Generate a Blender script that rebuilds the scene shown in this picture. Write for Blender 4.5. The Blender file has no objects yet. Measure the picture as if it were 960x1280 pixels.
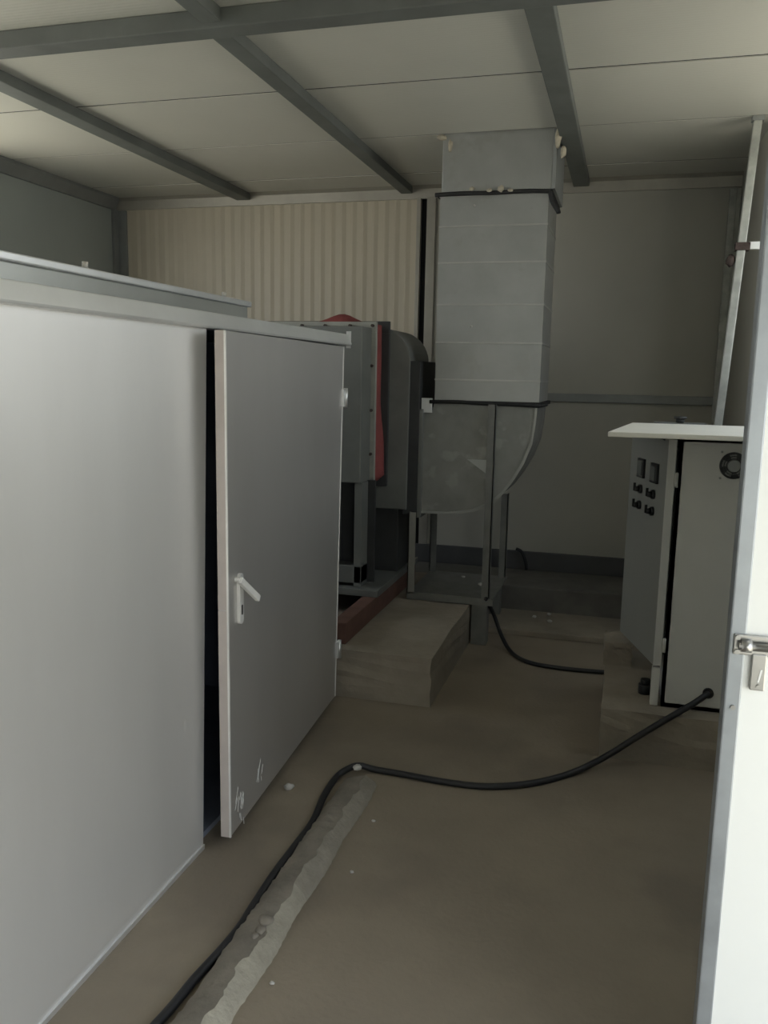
import bpy, bmesh, math, random
from mathutils import Vector, Matrix
random.seed(7)
scene = bpy.context.scene
COL = scene.collection

# ------------------------------------------------------------------ camera
YAW, PIT, ROL, F, H = math.radians(15.697), math.radians(-9.189), math.radians(1.086), 1058.0, 1.6
_Rz = Matrix.Rotation(YAW, 3, 'Z')
_f = Vector((0, math.cos(PIT), math.sin(PIT))); _r = Vector((1, 0, 0)); _u = _r.cross(_f)
CX = _Rz @ (_r * math.cos(ROL) + _u * math.sin(ROL))
CU = _Rz @ (_u * math.cos(ROL) - _r * math.sin(ROL))
CF = _Rz @ _f
CAM = Vector((0, 0, H))
cd = bpy.data.cameras.new('camera'); cam = bpy.data.objects.new('camera', cd); COL.objects.link(cam)
cd.sensor_fit = 'VERTICAL'; cd.sensor_height = 36; cd.lens = 36 * F / 1280; cd.clip_start = .02
m = Matrix.Identity(4)
for i in range(3):
    m[i][0] = CX[i]; m[i][1] = CU[i]; m[i][2] = -CF[i]; m[i][3] = CAM[i]
cam.matrix_world = m
scene.camera = cam
# a photo pixel gives a direction; the distance comes from the plane it lies on
def ray(x, y): return CX * ((x - 480) / F) - CU * ((y - 640) / F) + CF
def onz(x, y, z): d = ray(x, y); return CAM + d * ((z - H) / d.z)
def ony(x, y, Y): d = ray(x, y); return CAM + d * (Y / d.y)
def onpl(x, y, P, n): d = ray(x, y); return CAM + d * ((P - CAM).dot(n) / d.dot(n))

# ------------------------------------------------------------------ light and exposure
w = bpy.data.worlds.new('world'); scene.world = w; w.use_nodes = True
nt = w.node_tree; bg = nt.nodes['Background']
tc = nt.nodes.new('ShaderNodeTexCoord'); sp = nt.nodes.new('ShaderNodeSeparateXYZ')
cr = nt.nodes.new('ShaderNodeValToRGB')
cr.color_ramp.elements[0].position = 0.0; cr.color_ramp.elements[0].color = (.93, .96, .95, 1)
cr.color_ramp.elements[1].position = .6; cr.color_ramp.elements[1].color = (.80, .90, 1.0, 1)
nt.links.new(tc.outputs['Generated'], sp.inputs[0]); nt.links.new(sp.outputs['Z'], cr.inputs[0])
nt.links.new(cr.outputs[0], bg.inputs[0]); bg.inputs[1].default_value = 3.0
def portal(name, loc, rot, sx, sy):
    l = bpy.data.lights.new(name, 'AREA'); l.shape = 'RECTANGLE'; l.size = sx; l.size_y = sy
    l.cycles.is_portal = True
    o = bpy.data.objects.new(name, l); COL.objects.link(o); o.location = loc; o.rotation_euler = rot
R90 = math.pi / 2
portal('daylight_portal_entry', (.85, -1.2, 1.0), (R90, 0, 0), .6, 2.0)
portal('daylight_portal_doorway', (1.2, .34, 1.05), (R90, 0, R90), 2.48, 2.1)
portal('daylight_portal_window', (-4.0, 2.85, 2.15), (R90, 0, -R90), 3.5, 1.3)
portal('daylight_portal_side', (1.2, 3.85, 2.225), (R90, 0, R90), 1.5, 1.05)
sl = bpy.data.lights.new('sun', 'SUN'); sl.energy = 22.0; sl.angle = math.radians(3); sl.color = (1, .95, .87)
so = bpy.data.objects.new('sun', sl); COL.objects.link(so); so.rotation_euler = (math.radians(-18), 0, 0)   # from behind the back wall, high
scene.view_settings.view_transform = 'Standard'; scene.view_settings.look = 'None'
scene.view_settings.gamma = 1.0; scene.view_settings.use_curve_mapping = False
scene.view_settings.exposure = 0.32

# ------------------------------------------------------------------ materials
MATS = {}
def mat(name, col, rough=.6, metal=0.0, var=.12, scale=4.0, bump=0.0, bscale=60.0, col2=None, stretch=(1, 1, 1), rvar=0.0,
        wave=None, spots=None):
    if name in MATS: return MATS[name]
    M = bpy.data.materials.new(name); M.use_nodes = True; n = M.node_tree; L = n.links
    b = n.nodes['Principled BSDF']
    b.inputs['Roughness'].default_value = rough; b.inputs['Metallic'].default_value = metal
    t = n.nodes.new('ShaderNodeTexCoord'); mp = n.nodes.new('ShaderNodeMapping'); mp.inputs['Scale'].default_value = stretch
    geo = n.nodes.new('ShaderNodeNewGeometry')
    L.new(geo.outputs['Position'], mp.inputs['Vector'])
    no = n.nodes.new('ShaderNodeTexNoise'); no.inputs['Scale'].default_value = scale; no.inputs['Detail'].default_value = 6
    no.inputs['Roughness'].default_value = .6
    L.new(mp.outputs[0], no.inputs['Vector'])
    rp = n.nodes.new('ShaderNodeValToRGB')
    c2 = col2 or tuple(c * (1 - 2 * var) for c in col)
    rp.color_ramp.elements[0].position = .3; rp.color_ramp.elements[0].color = (*c2, 1)
    rp.color_ramp.elements[1].position = .7; rp.color_ramp.elements[1].color = (*col, 1)
    L.new(no.outputs['Fac'], rp.inputs[0]); out = rp.outputs[0]
    if spots:
        sc, thr, sc_col = spots
        n2 = n.nodes.new('ShaderNodeTexNoise'); n2.inputs['Scale'].default_value = sc; n2.inputs['Detail'].default_value = 4
        L.new(mp.outputs[0], n2.inputs['Vector'])
        r2 = n.nodes.new('ShaderNodeValToRGB'); r2.color_ramp.elements[0].position = thr; r2.color_ramp.elements[1].position = thr + .08
        L.new(n2.outputs['Fac'], r2.inputs[0])
        mx = n.nodes.new('ShaderNodeMixRGB'); mx.inputs[2].default_value = (*sc_col, 1)
        L.new(r2.outputs[0], mx.inputs[0]); L.new(out, mx.inputs[1]); out = mx.outputs[0]
    L.new(out, b.inputs['Base Color'])
    if rvar:
        mr = n.nodes.new('ShaderNodeMapRange'); mr.inputs['To Min'].default_value = rough - rvar; mr.inputs['To Max'].default_value = rough + rvar
        L.new(no.outputs['Fac'], mr.inputs['Value']); L.new(mr.outputs[0], b.inputs['Roughness'])
    h = None
    if bump:
        n3 = n.nodes.new('ShaderNodeTexNoise'); n3.inputs['Scale'].default_value = bscale; n3.inputs['Detail'].default_value = 5
        L.new(mp.outputs[0], n3.inputs['Vector']); h = n3.outputs['Fac']
        bp = n.nodes.new('ShaderNodeBump'); bp.inputs['Strength'].default_value = bump; bp.inputs['Distance'].default_value = .01
        L.new(h, bp.inputs['Height']); L.new(bp.outputs[0], b.inputs['Normal'])
    if wave:
        axis, sc, st = wave
        wv = n.nodes.new('ShaderNodeTexWave'); wv.bands_direction = axis; wv.inputs['Scale'].default_value = sc
        L.new(geo.outputs['Position'], wv.inputs['Vector'])
        bp2 = n.nodes.new('ShaderNodeBump'); bp2.inputs['Strength'].default_value = st; bp2.inputs['Distance'].default_value = .004
        L.new(wv.outputs['Fac'], bp2.inputs['Height']); L.new(bp2.outputs[0], b.inputs['Normal'])
    MATS[name] = M
    return M

CEIL = mat('ceiling_panel_paint', (.62, .61, .55), .38, 0, .03, 2, wave=('Y', 14, .12))
CREAM = mat('cream_panel_paint', (.56, .50, .39), .45, 0, .04, 2)
OLIVE = mat('grey_cream_panel_paint', (.42, .405, .35), .42, 0, .04, 2)
GREYW = mat('grey_white_panel_paint', (.38, .41, .385), .45, 0, .04, 2)
TRIMM = mat('grey_trim_metal', (.30, .31, .30), .5, .3, .1, 6)
TRIML = mat('pale_trim_metal', (.40, .375, .32), .45, .2, .08, 6)
BEAM = mat('grey_beam_paint', (.17, .18, .17), .6, .1, .12, 5)
DARK = mat('dark_void', (.02, .02, .022), .8)
SEAL = mat('black_sealant', (.015, .015, .015), .7, 0, .2, 20, .3, 80)
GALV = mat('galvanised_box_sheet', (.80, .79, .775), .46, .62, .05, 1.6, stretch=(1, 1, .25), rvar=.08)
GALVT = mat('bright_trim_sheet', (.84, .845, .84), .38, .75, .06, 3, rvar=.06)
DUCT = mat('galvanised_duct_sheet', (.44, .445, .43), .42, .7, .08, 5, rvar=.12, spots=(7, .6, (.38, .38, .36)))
DARKM = mat('dark_painted_steel', (.05, .052, .052), .55, .2, .15, 8)
FANG = mat('grey_fan_paint', (.19, .195, .18), .5, .25, .12, 5)
RED = mat('red_canvas', (.27, .06, .055), .8, 0, .2, 9, .3, 50)
BROWN = mat('red_brown_primer', (.15, .075, .055), .75, 0, .2, 9)
CONC = mat('concrete', (.33, .285, .225), .85, 0, .18, 3, .35, 45, spots=(2.2, .56, (.23, .20, .16)))
FLOORM = mat('concrete_floor', (.30, .25, .19), .72, 0, .14, 1.3, .22, 55, spots=(1.1, .52, (.21, .175, .135)))
MORTAR = mat('lit_pale_mortar', (.37, .34, .275), .9, 0, .14, 12, .5, 60)  # pale mortar that also carries the brightness of the strip's lit side
KERB = mat('dark_kerb_concrete', (.17, .16, .14), .9, 0, .2, 4, .3, 40)
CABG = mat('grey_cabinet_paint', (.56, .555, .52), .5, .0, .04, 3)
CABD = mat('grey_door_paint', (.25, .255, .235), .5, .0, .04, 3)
HOOD = mat('cream_hood_paint', (.92, .89, .80), .45, 0, .03, 3)
WHITE = mat('white_door_paint', (.86, .87, .85), .45, 0, .02, 2)
ALU = mat('aluminium_edge', (.36, .385, .41), .4, .45, .08, 14, rvar=.1)
CHROME = mat('polished_steel', (.42, .415, .40), .3, .85, .06, 20)
RUBBER = mat('black_cable_rubber', (.018, .018, .02), .5, 0, .2, 10)
BLACK = mat('black_plastic', (.014, .014, .014), .45)
GLASS = mat('meter_glass', (.16, .17, .16), .25)
RUST = mat('rusty_clamp', (.075, .05, .043), .8, 0, .3, 30, .4, 90)
POST = mat('galvanised_post', (.50, .51, .47), .45, .5, .2, 12, rvar=.1)
PLAST = mat('white_plaster', (.55, .53, .49), .9, 0, .1, 30, .5, 90)
FOAM = mat('cream_foam', (.58, .52, .40), .9, 0, .2, 30, .6, 70)
GROUND = mat('outside_ground', (.385, .375, .325), .95, 0, .2, .7)

# ------------------------------------------------------------------ mesh helpers
OFF = {}
class MB:
    def __init__(s): s.v = []; s.f = []; s.sm = set()
    def add(s, vs, fs, smooth=False):
        k = len(s.v); s.v += [Vector(p) for p in vs]
        for f in fs:
            if smooth: s.sm.add(len(s.f))
            s.f.append([i + k for i in f])
        return s
    def box(s, x0, x1, y0, y1, z0, z1):
        return s.hexa([(x0, y0, z0), (x1, y0, z0), (x1, y1, z0), (x0, y1, z0), (x0, y0, z1), (x1, y0, z1), (x1, y1, z1), (x0, y1, z1)])
    def hexa(s, p):
        return s.add(p, [(0, 3, 2, 1), (4, 5, 6, 7), (0, 1, 5, 4), (1, 2, 6, 5), (2, 3, 7, 6), (3, 0, 4, 7)])
    def prism(s, poly, axis, a, b):
        def P(u, v, t): return {'y': (u, t, v), 'x': (t, u, v), 'z': (u, v, t)}[axis]
        n = len(poly)
        vs = [P(u, v, a) for u, v in poly] + [P(u, v, b) for u, v in poly]
        return s.add(vs, [list(range(n)), list(range(2 * n - 1, n - 1, -1))] + [(i, i + n, (i + 1) % n + n, (i + 1) % n) for i in range(n)])
    def cyl(s, p0, p1, r, n=12, r2=None):
        p0 = Vector(p0); p1 = Vector(p1); d = (p1 - p0).normalized()
        a = d.orthogonal().normalized(); b = d.cross(a); r2 = r if r2 is None else r2
        vs = [p0 + (a * math.cos(2 * math.pi * i / n) + b * math.sin(2 * math.pi * i / n)) * r for i in range(n)]
        vs += [p1 + (a * math.cos(2 * math.pi * i / n) + b * math.sin(2 * math.pi * i / n)) * r2 for i in range(n)]
        k = len(s.v)
        s.add(vs, [(i, (i + 1) % n, (i + 1) % n + n, i + n) for i in range(n)], True)
        s.f.append([k + i for i in range(n - 1, -1, -1)]); s.f.append([k + n + i for i in range(n)])
        return s
    def tube(s, pts, r, n=10, sub=6):
        P = [Vector(p) for p in pts]; Q = []
        for i in range(len(P) - 1):
            a = P[max(i - 1, 0)]; b = P[i]; c = P[i + 1]; d = P[min(i + 2, len(P) - 1)]
            for j in range(sub):
                t = j / sub
                Q.append(.5 * ((2 * b) + (c - a) * t + (2 * a - 5 * b + 4 * c - d) * t * t + (3 * b - a - 3 * c + d) * t ** 3))
        Q.append(P[-1]); vs = []; up = Vector((0, 0, 1)); m = len(Q)
        for i, q in enumerate(Q):
            d = (Q[min(i + 1, m - 1)] - Q[max(i - 1, 0)]).normalized()
            a = d.cross(up)
            if a.length < .05: a = d.cross(Vector((0, 1, 0)))
            a.normalize(); b = a.cross(d)
            for k in range(n):
                t = 2 * math.pi * k / n; vs.append(q + (a * math.cos(t) + b * math.sin(t)) * r)
        fs = [(i * n + k, i * n + (k + 1) % n, (i + 1) * n + (k + 1) % n, (i + 1) * n + k) for i in range(m - 1) for k in range(n)]
        k0 = len(s.v); s.add(vs, fs, True)
        s.f.append([k0 + i for i in range(n)]); s.f.append([k0 + (m - 1) * n + i for i in range(n)])
        return s
    def grid(s, fn, nu, nv, smooth=True):
        vs = [fn(i / nu, j / nv) for i in range(nu + 1) for j in range(nv + 1)]
        return s.add(vs, [(i * (nv + 1) + j, (i + 1) * (nv + 1) + j, (i + 1) * (nv + 1) + j + 1, i * (nv + 1) + j + 1) for i in range(nu) for j in range(nv)], smooth)
    def build(s, name, material, parent=None, bevel=0.0, shear=0.0):
        me = bpy.data.meshes.new(name)
        if shear:
            for p in s.v: p.y += shear * (p.z - .87)
        if parent: off = OFF[parent.name]
        else:
            xs = [p.x for p in s.v]; ys = [p.y for p in s.v]; zs = [p.z for p in s.v]
            off = Vector(((min(xs) + max(xs)) / 2, (min(ys) + max(ys)) / 2, min(zs)))
        me.from_pydata([tuple(p - off) for p in s.v], [], s.f)
        for i in s.sm: me.polygons[i].use_smooth = True
        bm = bmesh.new(); bm.from_mesh(me)
        bmesh.ops.recalc_face_normals(bm, faces=bm.faces)
        if bevel:
            ed = [e for e in bm.edges if len(e.link_faces) == 2 and e.calc_face_angle() > .6]
            bmesh.ops.bevel(bm, geom=ed, offset=bevel, segments=2, affect='EDGES', profile=.6)
        bm.to_mesh(me); bm.free()
        me.materials.append(material)
        o = bpy.data.objects.new(name, me); COL.objects.link(o)
        if parent: o.parent = parent
        else: o.location = off
        OFF[o.name] = off
        return o
def B(x0, x1, y0, y1, z0, z1): return MB().box(x0, x1, y0, y1, z0, z1)
def tag(o, label=None, cat=None, group=None, kind=None):
    if label: o['label'] = label
    if cat: o['category'] = cat
    if group: o['group'] = group
    if kind: o['kind'] = kind
    return o
def thing(name, loc, label, cat, group=None, kind=None):
    o = bpy.data.objects.new(name, None); COL.objects.link(o); o.location = loc; o.empty_display_size = .1
    OFF[o.name] = Vector(loc)
    return tag(o, label, cat, group, kind)
def struct(o, label=None): return tag(o, label, None, None, 'structure')
def copies(o, parent, shifts):
    for s in shifts:
        c = o.copy(); COL.objects.link(c); c.parent = parent; c.location = o.location + Vector(s); OFF[c.name] = OFF[o.name]

# ------------------------------------------------------------------ shell
YB, ZC, XL, XA, XR, YF, YJ = 6.2, 2.94, -4.0, .64, 1.2, -1.2, 5.0
struct(B(-14, 12, -14, 14, -.14, -.06).build('ground', GROUND), 'bare ground outside the doorway')
struct(B(XL - .08, XR + .08, YF - .08, YB + .08, -.06, 0).build('floor', FLOORM), 'brown grey concrete floor')
ceil = struct(B(XL - .08, XR + .08, YF - .08, YB + .08, ZC + .05, ZC + .1).build('ceiling', DARK), 'white sandwich panel ceiling')
seams = [YF] + [4.05 + .87 * k for k in range(-5, 3)] + [YB]
for a, b in zip(seams, seams[1:]):
    z = ZC + random.uniform(0, .003)
    B(XL, XR, a + .009, b - .009, z, ZC + .05).build('ceiling_panel', CEIL, ceil)
    if a > YF: B(XL, XR, a - .009, a + .009, ZC + .004, ZC + .05).build('seam_strip', DARK, ceil)
wl = MB().box(XL - .06, XL, YF, 1.1, 0, ZC).box(XL - .06, XL, 4.6, YB, 0, ZC).box(XL - .06, XL, 1.1, 4.6, 0, 1.5).box(XL - .06, XL, 1.1, 4.6, 2.8, ZC)
struct(wl.build('wall_left', GREYW), 'grey white panel wall behind the metal enclosure')
struct(MB().box(XL, .55, YF - .06, YF, 0, ZC).box(1.15, XR, YF - .06, YF, 0, ZC).box(.55, 1.15, YF - .06, YF, 2.0, ZC).build('wall_front', GREYW))
struct(MB().box(XR, XR + .06, YF, -.9, 0, ZC).box(XR, XR + .06, 1.58, 3.1, 0, ZC).box(XR, XR + .06, 4.6, YJ, 0, ZC).box(XR, XR + .06, 3.1, 4.6, 0, 1.7).box(XR, XR + .06, 3.1, 4.6, 2.75, ZC).box(XR, XR + .06, -.9, 1.58, 2.12, ZC).build('wall_right', GREYW))
struct(B(XA, XA + .06, YJ, YB, 0, ZC).build('wall_alcove', OLIVE), 'grey panel wall behind the steel post')
struct(B(XA + .06, XR + .06, YJ, YJ + .06, 0, ZC).build('wall_return', GREYW), 'blue grey panel wall right of the steel post')
wb = struct(B(XL - .06, XA + .06, YB + .02, YB + .08, 0, ZC).build('wall_back', DARK), 'cream and grey sandwich panel back wall')
# ribbed cream panels left of the black joint
def ribbed(x0, x1):
    mb = MB(); n = max(1, round((x1 - x0) / .085)); pr = []
    for i in range(n):
        u = x0 + (x1 - x0) * i / n; d = (x1 - x0) / n
        pr += [(u, YB - .006), (u + d * .10, YB - .006), (u + d * .45, YB), (u + d * .96, YB)]
    pr += [(x1, YB - .006), (x1, YB + .02), (x0, YB + .02)]
    return mb.prism(pr, 'z', .25, ZC)
xs = [XL, -3.18, -2.36, -1.535]
for a, b in zip(xs, xs[1:]): ribbed(a, b).build('wall_panel', CREAM, wb)
B(-1.46, XA, YB, YB + .02, 1.46, ZC).build('wall_panel', OLIVE, wb)
B(-1.46, XA, YB, YB + .02, .25, 1.455).build('wall_panel', OLIVE, wb)
B(-1.535, -1.505, YB - .02, YB + .02, .25, ZC).build('joint_strip', TRIML, wb, .003)
B(-1.46, -1.395, YB - .02, YB + .02, .25, ZC).build('joint_strip', TRIML, wb, .003)
# trims
struct(MB().prism([(YB, ZC), (YB, ZC - .085), (YB - .018, ZC - .085), (YB - .03, ZC - .02), (YB - .06, ZC)], 'x', XL, XA).build('trim_1', TRIML), 'pale cornice strip along the back wall')
struct(MB().prism([(XL, ZC), (XL, ZC - .09), (XL + .02, ZC - .09), (XL + .06, ZC - .02), (XL + .06, ZC)], 'y', YF, YB - .06).build('trim_2', TRIMM), 'grey cornice strip along the left wall')
struct(MB().box(XL, XL + .025, YB - .09, YB, 0, ZC - .09).box(XL, XL + .09, YB - .025, YB, 0, ZC - .09).build('trim_3', TRIMM, None, .004), 'grey corner angle')
struct(B(-1.395, XA, YB - .025, YB, 1.436, 1.495).build('trim_4', TRIMM, None, .006), 'grey rail across the back wall')
struct(MB().box(-3.9, XA, YB - .035, YB, .2, .335).build('trim_5', mat('dark_base_rail', (.10, .10, .10), .6, .2), None, .006), 'dark base rail of the back wall')
struct(MB().box(XA - .075, XA - .03, YB - .05, YB - .026, .335, ZC - .1).box(XA - .03, XA - .001, YB - .035, YB - .026, .335, ZC - .1).build('trim_6', POST, None, .003), 'blotchy grey corner strip behind the steel post')
# kerb and step below the back wall
struct(B(-1.9, XA, 5.64, YB, 0, .2).build('trim_7', KERB, None, .01), 'dark masonry kerb under the back wall')
struct(B(-.83, XA, 5.16, 5.64, 0, .04).build('trim_8', CONC, None, .008), 'low concrete step in front of the dark kerb')

# ------------------------------------------------------------------ roof beams
def beam(x0, x1, y0, y1, h, label):
    o = MB().box(x0, x1, y0, y1, ZC - h, ZC + .001).build('roof_beam', BEAM, None, .006)
    tag(o, label, 'beam', 'grey steel roof beams')
beam(XL + .06, XR, 3.105, 3.205, .07, 'grey steel cross beam spanning the whole ceiling')
beam(-2.945, -2.83, 3.2, YB - .03, .05, 'grey steel roof beam above the enclosure, next to the left wall')
beam(-1.65, -1.565, 3.2, YB - .03, .05, 'grey steel roof beam ending above the black wall joint')
beam(-.435, -.33, 3.2, YB - .03, .05, 'grey steel roof beam passing right beside the exhaust duct')
beam(-1.62, -1.54, YF, 3.11, .05, 'grey steel roof beam on the entrance side of the cross beam')

# ------------------------------------------------------------------ metal enclosure on the left
SH = .045
X0 = -1.29; YJB = 2.437; YE = 3.80; ZT = 1.734
en = thing('metal_enclosure', (-1.9, 2.2, 0), 'large galvanised sheet metal enclosure with a door ajar', 'enclosure')
body = MB().box(-2.55, -2.52, .5, YE, 0, 1.76).box(-2.55, X0 - .03, .5, .53, 0, 1.76).box(-2.55, X0 - .04, YE - .03, YE, 0, 1.76)
body.box(-2.55, X0 - .02, .5, YE, 1.74, 1.77).box(-2.55, X0 - .03, .5, YE, 0, .02)
body.box(X0 - .06, X0 - .03, YJB - .05, YJB - .02, .02, 1.74)
body.build('body', mat('enclosure_inside', (.26, .29, .36), .6, .3), en, 0, SH)
# front sheet, very slightly dished like thin metal
def front(u, v):
    y = .5 + (YJB - .5) * u; z = .015 + (ZT - .015) * v
    d = .0035 * math.sin(5.1 * u * 3 + 1.3) * math.sin(math.pi * v) + .002 * math.sin(9 * v + 4 * u)
    e = min(u, 1 - u, v, 1 - v); d *= min(1, e * 12)
    return (X0 + d, y, z)
fp = MB().grid(front, 40, 30)
fp.box(X0 - .03, X0 - .0005, YJB - .02, YJB, .015, ZT).box(X0 - .03, X0 - .004, .5, YJB - .02, .015, ZT)
fpan = fp.build('front_panel', GALV, en, 0, SH)
p = onpl(232, 908, Vector((X0, 0, 0)), Vector((1, 0, 0)))
bm_ = MB().grid(lambda u, v: (X0 + .003 * math.sin(math.pi * v), p.y + .014 * (v - .3) * math.cos(6.2832 * u), p.z + .035 * (v - .3) * math.sin(6.2832 * u)), 16, 5)
bm_.build('dent', GALV, fpan)
B(X0 - .02, X0 + .006, .5, YJB, 0, .016).build('bottom_lip', GALVT, en, 0, SH)
# dent on the sheet
tt = MB().prism([(X0 - .04, 1.734), (X0 + .026, 1.734), (X0 + .028, 1.742), (X0 + .014, 1.786), (X0 - .04, 1.786)], 'y', .5, YE + .035)
tt.build('top_trim', GALVT, en, .003, SH)
MB().box(X0 + .004, X0 + .026, YE + .02, YE + .028, 1.722, 1.80).build('trim_end_cap', GALVT, en, 0, SH)
tier = B(-2.5, -1.5, .5, 3.235, 1.77, 1.862).build('roof_tier', mat('tier_sheet', (.52, .53, .50), .35, .6, .06, 3, rvar=.08), en, .004)
MB().box(-2.52, -1.488, .5, 3.25, 1.862, 1.884).build('tier_lip', GALVT, tier, .004)
for px, py in ((114, 335), (286, 372)):
    p = onpl(px, py, Vector((-1.5, 0, 0)), Vector((1, 0, 0)))
    MB().cyl((-1.52, p.y, 1.884), (-1.52, p.y, 1.905), .009, 10).build('roof_screw', PLAST, tier)
# door ajar: hinge edge leans with the sheet, free edge stands out towards the aisle
def hingeY(z): return YE + SH * (z - .87)
fx, fy = -1.205, 2.433
dn = Vector((hingeY(.87) - fy, -(X0 - fx), 0)).normalized()   # outward normal of the leaf
if dn.x < 0: dn = -dn
T = .034
zb, zt = .035, ZT - .006
def dpt(t, z, d): return Vector((fx + (X0 - fx) * t, fy + (hingeY(z) - fy) * t, z)) + dn * d
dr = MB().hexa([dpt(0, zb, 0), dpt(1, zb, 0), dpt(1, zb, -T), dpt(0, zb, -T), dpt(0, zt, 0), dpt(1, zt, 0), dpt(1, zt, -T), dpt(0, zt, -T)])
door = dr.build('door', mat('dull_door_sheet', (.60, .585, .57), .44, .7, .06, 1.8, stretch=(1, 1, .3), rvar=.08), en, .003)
ed = MB()
for z0, z1 in ((zb, .83), (.834, zt)):
    ed.hexa([dpt(-.001, z0, -.003), dpt(.0, z0, -.003), dpt(.0, z0, -T), dpt(-.001, z0, -T), dpt(-.001, z1, -.003), dpt(.0, z1, -.003), dpt(.0, z1, -T), dpt(-.001, z1, -T)])
ed.build('door_edge', mat('pinkish_edge_sheet', (.56, .50, .47), .5, .2, .08, 6), door)
def bar(mb, t0, t1, d0, d1, z0, z1): return mb.hexa([dpt(t0, z0, d1), dpt(t1, z0, d1), dpt(t1, z0, d0), dpt(t0, z0, d0), dpt(t0, z1, d1), dpt(t1, z1, d1), dpt(t1, z1, d0), dpt(t0, z1, d0)])
EDGE_HI = mat('edge_highlight', (.92, .91, .89), .3, .3)  # door's edge highlight painted on as thin bright strips
bar(MB(), -.0015, .0035, -.004, .0025, zb, zt).build('edge_highlight_strip', EDGE_HI, door)
bar(MB(), .9965, 1.0, -.004, .003, zb, zt).build('edge_highlight_strip', EDGE_HI, door)
def on_door(px, py, d=.004):
    n = dn; p = onpl(px, py, dpt(0, 1, d), n); return p
tdir = (dpt(1, .87, 0) - dpt(0, .87, 0)).normalized(); ZV = Vector((0, 0, 1))
def plate(mb, c, w_, h_, d0, d1, rnd=0, n=6):
    pts = []
    if rnd:
        for cx_, cz_, a0 in ((w_ / 2 - rnd, h_ / 2 - rnd, 0), (-w_ / 2 + rnd, h_ / 2 - rnd, 90), (-w_ / 2 + rnd, -h_ / 2 + rnd, 180), (w_ / 2 - rnd, -h_ / 2 + rnd, 270)):
            for k in range(n + 1):
                a = math.radians(a0 + 90 * k / n); pts.append((cx_ + rnd * math.cos(a), cz_ + rnd * math.sin(a)))
    else: pts = [(w_ / 2, h_ / 2), (-w_ / 2, h_ / 2), (-w_ / 2, -h_ / 2), (w_ / 2, -h_ / 2)]
    k = len(pts)
    vs = [c + tdir * a + ZV * b + dn * d0 for a, b in pts] + [c + tdir * a + ZV * b + dn * d1 for a, b in pts]
    return mb.add(vs, [list(range(k)), list(range(2 * k - 1, k - 1, -1))] + [(i, i + k, (i + 1) % k + k, (i + 1) % k) for i in range(k)])
pc = (on_door(297, 718) + on_door(299, 780)) / 2; hh = on_door(297, 718).z - on_door(299, 780).z
pc = pc + tdir * .012
plate(MB(), pc, .034, hh, -.004, .008, .015).build('handle_plate', mat('pale_handle_metal', (.85, .84, .81), .35, .2), door, .002)
hr = on_door(300, 725, .018); he = on_door(323, 748, .05)
lever = MB().cyl(hr - dn * .018, hr + dn * .002, .008)
ax = (he - hr).normalized(); up = ax.cross(dn).normalized() * .0115; th = dn * .007
lever.hexa([hr - up - th, hr + up - th, hr + up + th, hr - up + th, he - up - th, he + up - th, he + up + th, he - up + th])
lever.build('handle_lever', mat('pale_handle_metal', (.85, .84, .81), .35, .2), door, .002)
kc = Vector((pc.x, pc.y, pc.z - hh * .22))
plate(MB(), kc, .010, .035, .006, .0095, .005).build('key_guard', BLACK, door)
for py in (497, 815):
    p = onpl(430 if py < 600 else 418, py, dpt(1, 1, .0), dn)
    z = p.z; q = Vector((X0 + .012, hingeY(z) + .012, z))
    MB().cyl(q - ZV * .045, q + ZV * .045, .010, 10).box(q.x - .02, q.x + .002, q.y - .028, q.y + .004, z - .04, z + .04).build('hinge', GALVT, door, .0)

# scuffs on the sheet and a small dent
SCUFF = mat('white_scuff', (.90, .90, .88), .5, 0)
rs = random.Random(5)
def scuff(cx_, cy_, n_, w_, h_):
    mb = MB()
    for k in range(n_):
        c = on_door(cx_ + rs.uniform(-w_, w_), cy_ + rs.uniform(-h_, h_), .0008); l = min(rs.uniform(.008, .03), c.z - zb - .012); a = math.radians(rs.uniform(55, 100))
        e = tdir * math.cos(a) * l + ZV * math.sin(a) * l; t_ = tdir * rs.uniform(.0006, .0014)
        mb.add([c - e - t_, c - e + t_, c + e + t_, c + e - t_, c - e - t_ - dn * .001, c - e + t_ - dn * .001, c + e + t_ - dn * .001, c + e - t_ - dn * .001], [(0, 1, 2, 3), (4, 7, 6, 5), (0, 4, 5, 1), (1, 5, 6, 2), (2, 6, 7, 3), (3, 7, 4, 0)])
    return tag(mb.build('scuff_mark', SCUFF, door), kind='stuff')
scuff(300, 1012, 14, 5, 18); scuff(325, 960, 7, 3, 18)
# ------------------------------------------------------------------ plinth and blower behind the enclosure
pl = MB()
def bumpy_box(mb, x0, x1, y0, y1, z0, z1, amp=.006, nx=8, ny=14, nz=4, seed=1):
    bm = bmesh.new(); rnd = random.Random(seed)
    bmesh.ops.create_cube(bm, size=1)
    bmesh.ops.subdivide_edges(bm, edges=bm.edges[:], cuts=6, use_grid_fill=True)
    for v in bm.verts:
        c = v.co; e = Vector((x0 + (c.x + .5) * (x1 - x0), y0 + (c.y + .5) * (y1 - y0), z0 + (c.z + .5) * (z1 - z0)))
        if c.z > -.49: e += Vector((rnd.uniform(-amp, amp), rnd.uniform(-amp, amp), rnd.uniform(-amp, amp)))
        v.co = e
    bm.verts.index_update()
    mb.add([v.co.copy() for v in bm.verts], [[v.index for v in f.verts] for f in bm.faces]); bm.free()
    return mb
tag(bumpy_box(MB(), -2.35, -.83, 3.85, 5.6, 0, .25, .005).build('concrete_plinth', CONC), 'low concrete plinth under the blower fan', 'plinth')

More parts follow.
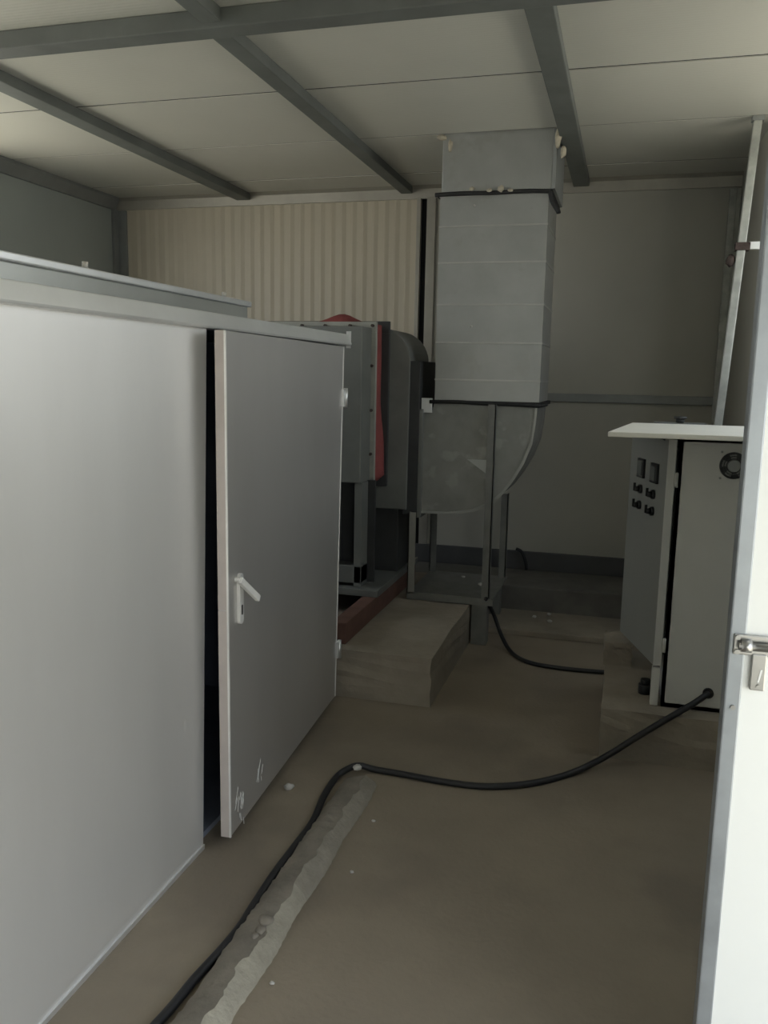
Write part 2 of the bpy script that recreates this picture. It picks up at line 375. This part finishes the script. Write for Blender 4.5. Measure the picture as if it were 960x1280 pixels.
fan = thing('blower_fan', (-1.7, 4.8, .25), 'grey blower fan with red canvas connector behind the enclosure', 'fan')
B(-1.37, -1.29, 3.92, 5.4, .25, .36).build('base_channel', BROWN, fan, .005)
B(-2.2, -2.12, 3.92, 5.4, .25, .36).build('base_channel', BROWN, fan, .005)
B(-2.22, -1.28, 4.45, 5.42, .36, .40).build('base_plate', FANG, fan, .004)
B(-2.2, -1.395, 4.5, 4.62, .42, .52).build('bottom_rail', FANG, fan, .004)
for x in (-2.18, -1.60, -1.44): B(x, x + .045, 4.5, 4.62, .40, 1.0).build('leg', FANG, fan, .004)
B(-2.15, -1.36, 4.64, 4.66, .40, 1.0).build('rear_panel', DARKM, fan)
B(-2.2, -1.40, 4.48, 4.66, 1.0, 1.86).build('casing', FANG, fan, .006)
def ring(x0, x1, z0, z1, y0, y1, t): return MB().box(x0, x1, y0, y1, z1 - t, z1).box(x0, x1, y0, y1, z0, z0 + t).box(x0, x0 + t, y0, y1, z0 + t, z1 - t).box(x1 - t, x1, y0, y1, z0 + t, z1 - t)
fl = ring(-2.24, -1.375, .95, 1.895, 4.66, 4.69, .06).build('front_flange', mat('pale_flange_paint', (.36, .36, .32), .55, .2, .15, 9), fan, .003)
bolt0 = None
for px in (355, 378, 407, 438, 466):
    p = ony(px, 407, 4.655)
    bo = MB().cyl((p.x, 4.64, p.z), (p.x, 4.662, p.z), .009, 6).build('flange_bolt', RUST, fl)
for z in (1.65, 1.4, 1.15):
    MB().cyl((-1.395, 4.64, z), (-1.395, 4.662, z), .009, 6).build('flange_bolt', RUST, fl)
# red canvas connector: a bulging sleeve
def sleeve(u, v):
    y = 4.69 + .17 * u; a = v * 4
    x0, x1, z0, z1 = -2.2, -1.40, .98, 1.885
    b = .012 * math.sin(math.pi * u) + .006 * math.sin(math.pi * u) * math.sin(v * 47)
    k = int(min(a, 3.9999)); t = a - k
    if k == 0: p = (x0 + (x1 - x0) * t, z1 + b + .045 * math.sin(math.pi * u) * math.exp(-((t - .74) / .12) ** 2))
    elif k == 1: p = (x1 + b + .05 * math.sin(math.pi * u) * t ** 2, z1 + (z0 - z1) * t)
    elif k == 2: p = (x1 + (x0 - x1) * t, z0 - b)
    else: p = (x0 - b, z0 + (z1 - z0) * t)
    return (p[0], y, p[1])
MB().grid(sleeve, 8, 96).build('flexible_connector', RED, fan)
ring(-2.26, -1.355, .94, 1.91, 4.86, 4.89, .07).build('rear_flange', DARKM, fan, .003)
# volute: spiral outline extruded along the depth
vol = [(-2.2, .80), (-1.236, .80), (-1.232, 1.68)]
for k in range(1, 13):
    a = math.radians(90 * k / 12); vol.append((-1.43 + .198 * math.cos(a), 1.68 + .196 * math.sin(a)))
vol += [(-2.2, 1.876)]
MB().prism(vol, 'y', 4.89, 5.38).build('volute', FANG, fan, .006)
ring2 = MB().box(-1.262, -1.172, 4.90, 5.44, .77, 1.685)
ring2.build('outlet_flange', DARKM, fan, .004)
B(-2.1, -1.3, 4.95, 5.3, .40, .82).build('pedestal', DARKM, fan, .005)

# ------------------------------------------------------------------ exhaust duct and elbow
DY0, DY1 = 4.93, 5.46
du = thing('exhaust_duct', (-.78, 5.2, .78), 'square galvanised exhaust duct rising through the ceiling', 'duct')
zs = [1.462, 1.584, 1.797, 2.011, 2.245, 2.445, 2.61]
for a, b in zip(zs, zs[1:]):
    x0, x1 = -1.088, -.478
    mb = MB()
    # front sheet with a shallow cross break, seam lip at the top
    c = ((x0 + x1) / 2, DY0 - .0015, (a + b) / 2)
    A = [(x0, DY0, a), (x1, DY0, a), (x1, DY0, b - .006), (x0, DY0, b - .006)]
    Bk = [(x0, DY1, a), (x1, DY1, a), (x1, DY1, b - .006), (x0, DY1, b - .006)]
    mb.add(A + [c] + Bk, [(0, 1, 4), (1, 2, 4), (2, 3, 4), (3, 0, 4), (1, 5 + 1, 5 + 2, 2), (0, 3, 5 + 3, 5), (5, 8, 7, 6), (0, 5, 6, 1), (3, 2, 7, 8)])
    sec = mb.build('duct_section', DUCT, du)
    B(x0 - .004, x1 + .004, DY0 - .004, DY1 + .004, b - .008, b + .001).build('seam_lip', mat('pale_seam_metal', (.55, .55, .52), .35, .6), sec, .001)
col = MB().box(-1.08, -.465, DY0 - .005, DY1 + .01, 2.625, ZC + .03).build('ceiling_collar', DUCT, du, .004)
B(-.465, -.445, DY0 - .01, DY1, 2.625, ZC).build('collar_angle', TRIMM, col, .002)
def rope(mb, pts, r): return mb.tube(pts, r, 8, 5)
x0, x1 = -1.095, -.47
gk = rope(MB(), [(x0 - .02, DY0 - .012, 2.615), (-.95, DY0 - .014, 2.618), (-.8, DY0 - .013, 2.614), (-.62, DY0 - .014, 2.617), (x1, DY0 - .012, 2.612)], .012)
gk.box(x0 - .01, x1 + .01, DY0 - .008, DY1 + .01, 2.606, 2.624)
rope(gk, [(x1, DY0 - .012, 2.612), (x1 + .012, DY0 - .01, 2.56), (x1 + .045, DY0 - .01, 2.51), (x1 + .05, DY0 - .012, 2.495)], .013)
gk.build('black_gasket', SEAL, du)
gk = rope(MB(), [(x0 - .02, DY0 - .012, 1.45), (-.95, DY0 - .014, 1.453), (-.8, DY0 - .013, 1.448), (-.62, DY0 - .014, 1.447), (x1 - .02, DY0 - .012, 1.443), (x1 + .03, DY0 + .05, 1.45)], .011)
gk.box(x0 - .01, x1 + .01, DY0 - .008, DY1 + .01, 1.442, 1.462)
gk.build('black_gasket', SEAL, du)
heel = [(-.485, 1.444), (-.490, 1.34), (-.505, 1.22), (-.545, 1.11), (-.60, 1.01), (-.655, .93), (-.72, .865), (-.83, .81), (-.98, .785), (-1.172, .78)]
throat = [(-1.172, 1.39), (-1.10, 1.392), (-1.092, 1.444)]
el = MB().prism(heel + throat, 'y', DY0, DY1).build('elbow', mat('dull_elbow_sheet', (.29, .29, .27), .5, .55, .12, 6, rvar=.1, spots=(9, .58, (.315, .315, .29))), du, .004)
hl = MB()
for (a, b), (c, d) in zip(heel, heel[1:]):
    hl.hexa([(a, DY0 - .008, b), (c, DY0 - .008, d), (c, DY0 + .004, d), (a, DY0 + .004, b), (a - .012, DY0 - .008, b + .012), (c - .012, DY0 - .008, d + .012), (c - .012, DY0 + .004, d + .012), (a - .012, DY0 + .004, b + .012)])
hl.build('elbow_seam', mat('dull_seam_metal', (.40, .40, .37), .45, .5), el)
ring3 = MB().box(-1.172, -1.15, DY0 - .03, DY1 + .02, .755, 1.405).build('elbow_flange', FANG, el, .003)
B(-1.165, -1.10, DY0 - .012, DY0, 1.385, 1.47).build('corner_tab', GALVT, el, .002)
# foam left at the collar corners
def blob(c, r, seed):
    bm = bmesh.new(); rnd = random.Random(seed); bmesh.ops.create_icosphere(bm, subdivisions=2, radius=1)
    for v in bm.verts: v.co = Vector((v.co.x * r[0], v.co.y * r[1], v.co.z * r[2])) * rnd.uniform(.75, 1.2) + Vector(c)
    bm.verts.index_update()
    mb = MB().add([v.co.copy() for v in bm.verts], [[v.index for v in f.verts] for f in bm.faces], True); bm.free(); return mb
for i, (px, py, r) in enumerate(((698, 172, (.018, .02, .05)), (704, 190, (.016, .02, .035)), (552, 172, (.03, .015, .014)), (563, 182, (.012, .012, .035)))):
    p = ony(px, py, DY0 - .012); blob(p, r, i).build('foam_sealant', FOAM, col)
for i, px in enumerate((590, 612, 626, 638)):
    p = ony(px, 236 + (i % 2) * 2, DY0 - .02); blob(p, (.016, .012, .012 + .008 * (i == 2)), 20 + i).build('foam_sealant', FOAM, col)
for i, (px, py) in enumerate(((593, 257), (589, 408))):
    p = ony(px, py, DY0 - .006); blob(p, (.007, .004, .008), 40 + i).build('white_speck', PLAST, du)

# ------------------------------------------------------------------ stand under the elbow
st = thing('duct_stand', (-.95, 5.2, .25), 'grey angle iron stand carrying the duct elbow', 'stand')
def angle(x, y, z0, z1, sx, sy): return MB().box(x, x + .045 * sx, y, y + .006, z0, z1).box(x, x + .006 * sx, y, y + .045 * sy, z0, z1)
SG = mat('stand_steel', (.22, .22, .20), .55, .3, .15, 9)
angle(-.715, DY0 - .05, .29, 1.444, -1, 1).build('leg', SG, st)
angle(-1.215, DY0 - .06, .29, .79, 1, 1).build('leg', mat('stand_steel_pale', (.36, .35, .31), .5, .3), st)
angle(-.70, DY1 + .02, .29, .85, -1, 1).build('leg', SG, st)
angle(-1.215, DY1 + .02, .29, .79, 1, 1).build('leg', SG, st)
B(-1.215, -.69, DY0 - .055, DY1 + .06, .278, .292).build('bottom_tray', SG, st, .003)
B(-1.215, -.69, DY0 - .06, DY0 - .054, .255, .30).build('tray_rail', SG, st)
for y in (DY0 - .03, DY1): B(-.82, -.725, y, y + .09, 0, .28).build('foot', SG, st, .004)
MB().prism([(-.88, 1.12), (-.75, 1.03), (-.75, 1.12)], 'y', DY0 - .012, DY0 - .006).build('gusset', DUCT, st)

# ------------------------------------------------------------------ control cabinet
cab = thing('control_cabinet', (.5, 3.95, .22), 'grey control cabinet with cream hood, vent fan and open meter door', 'cabinet')
CXL, CXR, CY0, CY1, CZ0, CZ1 = .222, .74, 3.65, 4.2, .22, 1.375
cb = MB().box(CXL, CXR, CY0, CY0 + .02, CZ0, CZ1).box(CXR - .02, CXR, CY0, CY1, CZ0, CZ1).box(CXL, CXR, CY1 - .02, CY1, CZ0, CZ1).box(CXL, CXR, CY0, CY1, CZ0, CZ0 + .02).box(CXL, CXR, CY0, CY1, CZ1 - .02, CZ1)
cb.box(CXL, CXL + .015, CY0, CY0 + .04, CZ0, CZ1).box(CXL, CXL + .015, CY1 - .04, CY1, CZ0, CZ1).box(CXL, CXL + .015, CY0, CY1, CZ0, .40)
cb.build('body', CABG, cab)
B(CXL + .02, CXR - .04, CY1 - .10, CY1 - .08, .3, 1.3).build('mounting_plate', TRIMM, cab)
# hood
z0 = 1.388
hp = [(-.062, 3.5), (.80, 3.5), (.82, 4.32), (.035, 4.32)]
hd = MB().prism(hp, 'z', z0 - .014, z0 + .006).build('hood', HOOD, cab, .003)
p = onz(850, 529.5, z0 + .006)
MB().box(p.x - .12, p.x + .12, p.y - .012, p.y + .012, z0 + .004, z0 + .012).build('lifting_strip', TRIMM, hd)
MB().cyl((p.x, p.y, z0 + .01), (p.x, p.y, z0 + .03), .02, 14).cyl((p.x, p.y, z0 + .03), (p.x, p.y, z0 + .04), .03, 14).build('lifting_boss', DARKM, hd)
MB().prism([(CXL - .10, CZ1), (CXL, CZ1), (CXL, CZ1 - .05)], 'y', CY0 + .04, CY0 + .06).build('hood_bracket', DARKM, cab)
# meter door, hinged on the near edge and swung open
h0 = Vector((CXL - .008, CY0 + .004, 0)); far = Vector((.072, 4.13, 0))
dd = (far - h0).normalized(); nn = Vector((-dd.y, dd.x, 0))
if nn.x > 0: nn = -nn
DW = (far - h0).length
zb_ = ony(825, 832, CY0).z; zt_ = 1.362
def q(u, z, d): return h0 + dd * u + nn * d + Vector((0, 0, z))
cdo = MB().hexa([q(0, zb_, 0), q(DW, zb_, 0), q(DW, zb_, .036), q(0, zb_, .036), q(0, zt_, 0), q(DW, zt_, 0), q(DW, zt_, .036), q(0, zt_, .036)])
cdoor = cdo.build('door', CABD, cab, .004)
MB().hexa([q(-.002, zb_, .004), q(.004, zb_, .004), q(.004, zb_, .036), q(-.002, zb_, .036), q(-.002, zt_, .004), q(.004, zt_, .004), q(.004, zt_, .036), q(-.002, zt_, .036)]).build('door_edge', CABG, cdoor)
dP = q(0, 1, .036)
def frame(c, w_, h_, d, mb):
    vs = []
    for dep in (-.004, d):
        for a, b in ((-1, -1), (1, -1), (1, 1), (-1, 1)): vs.append(c + dd * (a * w_ / 2) + ZV * (b * h_ / 2) + nn * dep)
    return mb.hexa(vs)
for px, py in ((803, 585), (819.5, 591.5)):
    c = onpl(px, py, dP, nn); 
    mt = frame(c, .085, .085, .012, MB()).build('meter', BLACK, cdoor, .003)
    frame(c + nn * .009, .06, .06, .006, MB()).build('meter_face', GLASS, mt)
for px, py in ((801.5, 611), (800, 631), (817.5, 618), (816, 639)):
    c = onpl(px, py, dP, nn)
    kn = MB().cyl(c - nn * .002, c + nn * .012, .020, 14).cyl(c + nn * .012, c + nn * .03, .014, 12, .011)
    kn = kn.build('knob', BLACK, cdoor)
    frame(c + nn * .03 + ZV * .010, .008, .035, .006, MB()).build('knob_pointer', BLACK, kn)
for py in (600, 806):
    c = ony(844 if py < 700 else 827, py, CY0)
    MB().cyl((CXL - .004, CY0 - .004, c.z - .03), (CXL - .004, CY0 - .004, c.z + .03), .007, 10).build('hinge', CABG, cdoor)
MB().box(CXL - .045, CXL - .012, CY0 + .002, CY0 + .04, CZ0, zb_ - .012).build('foot_strip', CABG, cab, .003)
# round vent fan
vc = ony(917, 582, CY0)
vf = MB().cyl((vc.x, CY0 - .012, vc.z), (vc.x, CY0 + .002, vc.z), .054, 32).build('vent_fan', DARKM, cab, .002)
rg = MB()
for r in (.028, .038, .048):
    for k in range(28):
        a, b = 2 * math.pi * k / 28, 2 * math.pi * (k + 1) / 28
        rg.cyl((vc.x + r * math.cos(a), CY0 - .016, vc.z + r * math.sin(a)), (vc.x + r * math.cos(b), CY0 - .016, vc.z + r * math.sin(b)), .0015, 5)
rg.build('finger_guard', BLACK, vf)
MB().cyl((vc.x, CY0 - .02, vc.z), (vc.x, CY0 - .01, vc.z), .024, 20, .026).build('fan_hub', TRIMM, vf, .002)
for k in range(5):
    a = 2 * math.pi * k / 5
    MB().hexa([(vc.x + r * math.cos(a + t), CY0 - dy, vc.z + r * math.sin(a + t)) for dy in (.013, .0145) for r, t in ((.022, 0), (.05, .15), (.05, .75), (.022, .7))]).build('fan_blade', FANG, vf)
for sx, sz in ((-1, 1), (-1, -1), (1, 1), (1, -1)):
    MB().cyl((vc.x + sx * .047, CY0 - .004, vc.z + sz * .053), (vc.x + sx * .047, CY0, vc.z + sz * .053), .005, 8).build('screw', TRIMM, vf)
c = ony(885, 866, CY0)
MB().cyl((c.x, CY0 - .012, c.z), (c.x, CY0 + .002, c.z), .022, 16).build('cable_gland', BLACK, cab)
CABLE_END = Vector((c.x, CY0 - .008, c.z))

tag(bumpy_box(MB(), -.02, .80, 3.55, 4.4, 0, .22, .004, seed=3).build('concrete_plinth', CONC), 'concrete base block under the control cabinet', 'plinth')
tag(bumpy_box(MB(), -.03, .10, 4.14, 4.34, .215, .33, .004, seed=5).build('concrete_block', CONC), 'pale concrete block lying behind the open meter door', 'block')
pp = onz(806, 868, .22)
tag(MB().cyl((pp.x, pp.y + .02, .218), (pp.x, pp.y + .02, .262), .03, 18).cyl((pp.x, pp.y + .02, .262), (pp.x, pp.y + .02, .285), .022, 16).build('pipe_cap', BLACK, None, .003), 'short black pipe stub on the cabinet base below the meter door', 'pipe')

# ------------------------------------------------------------------ post and bar on the right
post = thing('steel_post', (.4, 4.93, 0), 'leaning galvanised steel post with a rusty clamp behind the cabinet', 'post')
t1 = ony(947, 152, 4.93); b1 = ony(898, 527, 4.93); dirp = (t1 - b1) / (t1.z - b1.z)
base = b1 - dirp * b1.z; topp = b1 + dirp * (ZC - b1.z)
def sq(a, b, r, mb):
    vs = []
    for p in (a, b):
        for sx, sy in ((-1, -1), (1, -1), (1, 1), (-1, 1)): vs.append(p + Vector((sx * r, sy * r, 0)))
    return mb.hexa(vs)
sq(base, topp, .021, MB()).build('pole', POST, post, .005)
sq(base, base + Vector((0, 0, .006)), .05, MB()).build('base_plate', POST, post)
cl = ony(930, 308, 4.93)
cm = MB().box(cl.x - .045, cl.x + .028, 4.93 - .03, 4.93 + .03, cl.z - .022, cl.z + .018).build('clamp', RUST, post, .004)
blob((cl.x - .06, 4.93, cl.z - .07), (.025, .02, .035), 9).build('clamp_tail', RUST, cm)
tp = topp - ZV * .03
MB().box(tp.x - .03, tp.x + .03, 4.9, 4.96, ZC - .025, ZC).build('top_bracket', TRIMM, post, .004)
zbar = ony(945, 307, 4.93).z
tag(B(cl.x + .022, XR, 4.915, 4.945, zbar - .019, zbar + .019).build('cross_bar', WHITE, None, .003), 'white horizontal bar fixed to the steel post', 'bar')

# ------------------------------------------------------------------ white door leaf on the right
LY = 1.6
lf = thing('door_1', (.65, LY + .025, .02), 'white door leaf with aluminium edge and barrel bolt', 'door', None, 'structure')
ex = .207
B(ex + .004, XR - .05, LY + .003, LY + .048, .02, 2.08).build('panel', WHITE, lf, .002)
eg = MB().box(ex, ex + .0285, LY, LY + .05, .02, 2.08).build('edge_trim', ALU, lf, .003)
MB().box(ex, XR - .05, LY, LY + .05, 2.05, 2.08).build('top_trim', ALU, lf, .003)
for px, py in ((916, 884),):
    s = ony(px, py, LY)
    MB().cyl((s.x, LY - .003, s.z), (s.x, LY + .001, s.z), .0045, 12).build('screw', CHROME, eg)
bz = 1.131
bolt = MB().box(.214, .40, LY - .004, LY + .001, bz - .019, bz + .019).build('barrel_bolt', CHROME, lf, .002)
MB().cyl((.222, LY - .012, bz), (.42, LY - .012, bz), .0075, 16).build('bolt_rod', CHROME, bolt)
for x in (.226, .33):
    MB().cyl((x, LY - .012, bz), (x + .018, LY - .012, bz), .011, 16).build('bolt_guide', CHROME, bolt)
for x in (.221, .39):
    for dz in (-.0135, .0135):
        MB().cyl((x, LY - .008, bz + dz), (x, LY - .003, bz + dz), .0045, 12).build('bolt_screw', CHROME, bolt)
hs = MB().box(.247, .272, LY - .006, LY + .001, 1.048, bz - .015).build('hasp_plate', CHROME, bolt, .002)
MB().cyl((.2615, LY - .009, 1.056), (.2615, LY - .005, 1.056), .004, 12).build('bolt_screw', CHROME, bolt)
MB().hexa([(.259 + a, LY - dy, z) for dy in (.0055, .0075) for a, z in ((0, 1.064), (.003, 1.064), (.007, 1.088), (.004, 1.088))]).build('hasp_slot', WHITE, bolt)
for z in (.35, 1.75):
    MB().cyl((XR - .05, LY - .004, z - .05), (XR - .05, LY - .004, z + .05), .009, 10).box(XR - .055, XR + .001, LY, LY + .04, z - .04, z + .04).build('hinge', CHROME, lf)

# ------------------------------------------------------------------ mortar strip on the floor
rnd = random.Random(11)
prof = []
NS = 140
jit = [[rnd.uniform(-1, 1) for _ in range(8)] for _ in range(NS + 1)]
cur = thing('mortar_strip', (-.91, 2.0, 0), 'rough raised mortar strip running along the floor beside the cable', 'curb')
def sect(i):
    y = 1.0 + 2.0 * i / NS; j = jit[i]; k = .004
    e = 1.0 if i < NS - 3 else (1 - .25 * (i - NS + 3) / 3)
    zr = (.050 + .006 * math.sin(i * .15) + j[4] * .002) * e
    xr = -.848 + .004 * math.sin(i * .21)
    return y, [(-.985 + j[0] * k, 0), (-.972 + j[1] * k, .028 * e + j[2] * .004), (-.935 + j[3] * .004, .046 * e + j[4] * .004), (-.888 + j[5] * .003 + .006 * math.sin(i * .4) + .004 * math.sin(i * .93), zr), (xr - .006 + j[6] * .002, .022 * e), (xr + j[7] * .002, 0)]
S = [sect(i) for i in range(NS + 1)]
mb = MB(); vs = []
for y, P in S: vs += [(x, y, z) for x, z in P]
fs = [(i * 6 + k, i * 6 + k + 1, (i + 1) * 6 + k + 1, (i + 1) * 6 + k) for i in range(NS) for k in range(3)]
fs += [(i * 6 + 5, i * 6, (i + 1) * 6, (i + 1) * 6 + 5) for i in range(NS)]
fs += [(0, 1, 2, 3, 4, 5), tuple(NS * 6 + k for k in (5, 4, 3, 2, 1, 0))]
mb.add(vs, fs, True).build('strip_top', mat('brown_strip_concrete', (.27, .24, .20), .9, 0, .2, 8, .5, 40), cur)  # top in a grey-brown close to the floor colour
NB = int(NS * .62)
for r0, r1, m_ in ((0, NB, MORTAR), (NB, NS, mat('dim_mortar', (.31, .28, .23), .9, 0, .15, 12, .5, 60))):  # lit side fading towards the far end put into two mortar colours
    fs = [(i * 6 + k, i * 6 + k + 1, (i + 1) * 6 + k + 1, (i + 1) * 6 + k) for i in range(r0, r1) for k in (3, 4)]
    MB().add(vs, fs, True).build('strip_side', m_, cur)
for i, (px, py, rr_) in enumerate(((332, 1150, .022), (326, 1163, .014), (318, 1170, .012))):
    p = onz(px, py, .045); blob(p, (rr_, rr_ * 1.2, .009), 50 + i).build('chipped_lump', mat('brown_strip_concrete', (.27, .24, .20)), cur)

# ------------------------------------------------------------------ cables
rc = .013
pts = [CABLE_END, ony(866, 880, 3.575), ony(835, 898, 3.52), ony(795, 922, 3.49), ony(760, 944, 3.45)]
fl_ = [(715, 966), (665, 979), (610, 983), (560, 978), (505, 968), (470, 962)]
for k, (x, y) in enumerate(fl_):
    z = rc
    pts.append(onz(x, y, z))
pts += [onz(450, 957, .03), onz(437, 960, .03), onz(421, 971, rc), onz(405, 995, rc), onz(391, 1027, rc), onz(367, 1060, rc), onz(343, 1092, rc), onz(320, 1127, rc), onz(299, 1160, rc), onz(277, 1187, rc), onz(244, 1223, rc), onz(212, 1262, rc)]
p = pts[-1]
pts += [p + Vector((-.02, -.2, 0)), p + Vector((-.03, -.6, 0))]
tag(MB().tube(pts, rc, 12, 6).build('power_cable', RUBBER), 'thick black power cable from the cabinet around the mortar strip', 'cable')
pts = [Vector((-.73, DY0 - .10, .27)), onz(618, 770, .16), onz(627, 795, .07), onz(640, 816, rc), onz(662, 828, rc), onz(700, 835, rc), onz(752, 840, rc), onz(790, 842, rc)]
pts = [Vector((-.73, DY0 - .06, .30))] + pts[1:]
tag(MB().tube(pts, .012, 10, 6).build('power_cable', RUBBER), 'thinner black cable from the duct stand to the cabinet base', 'cable')
pk = [Vector((-.66, 5.60, .10)), Vector((-.62, 5.62, .23)), Vector((-.58, 5.60, .16)), Vector((-.56, 5.60, .05))]
tag(MB().tube([ony(645, 686, 6.12), ony(652, 690, 6.12), ony(657, 703, 6.12), ony(658, 712, 6.12)], .012, 8).build('wire_stub', RUBBER), 'short bent black wire by the base rail', 'wire')

# ------------------------------------------------------------------ loose crumbs
def crumb(px, py, z, r, label, seed, group='white plaster crumbs', shape=(1.2, 1, .8)):
    p = onz(px, py, z); s = [r * k for k in shape]
    o = blob((p.x, p.y, z + s[2] * .75), s, seed).build('plaster_crumb', PLAST)
    tag(o, label, 'crumb', group)
crumb(361, 986, 0, .017, 'white plaster crumb on the floor beside the enclosure door', 61)
crumb(446, 962, .05, .016, 'pale crumb on the far end of the mortar strip', 62)
for i, (px, py, z, r) in enumerate(((638, 757, .04, .017), (646, 757, .04, .019), (668, 772, .04, .012), (686, 769, .04, .013), (687, 778, .04, .013))):
    crumb(px, py, z, r, 'white plaster crumb in the pair against the dark kerb' if i < 2 else 'small white crumb on the low step beyond the thin cable', 70 + i, 'crumbs on the low step')
for i, (px, py) in enumerate(((600, 732), (579, 722))):
    crumb(px, py, .292, .014 - .004 * i, ('larger white crumb at the front edge of the stand tray', 'smaller white crumb in the middle of the stand tray')[i], 80 + i, 'crumbs on the stand tray')
crumb(596, 793, 0, .016, 'white plaster crumb at the foot of the duct stand', 84)
for i, (px, py) in enumerate(((440, 1091), (467, 1027), (340, 1230))):
    crumb(px, py, 0, .006, 'tiny white crumb on the open floor', 90 + i, 'tiny crumbs on the open floor')
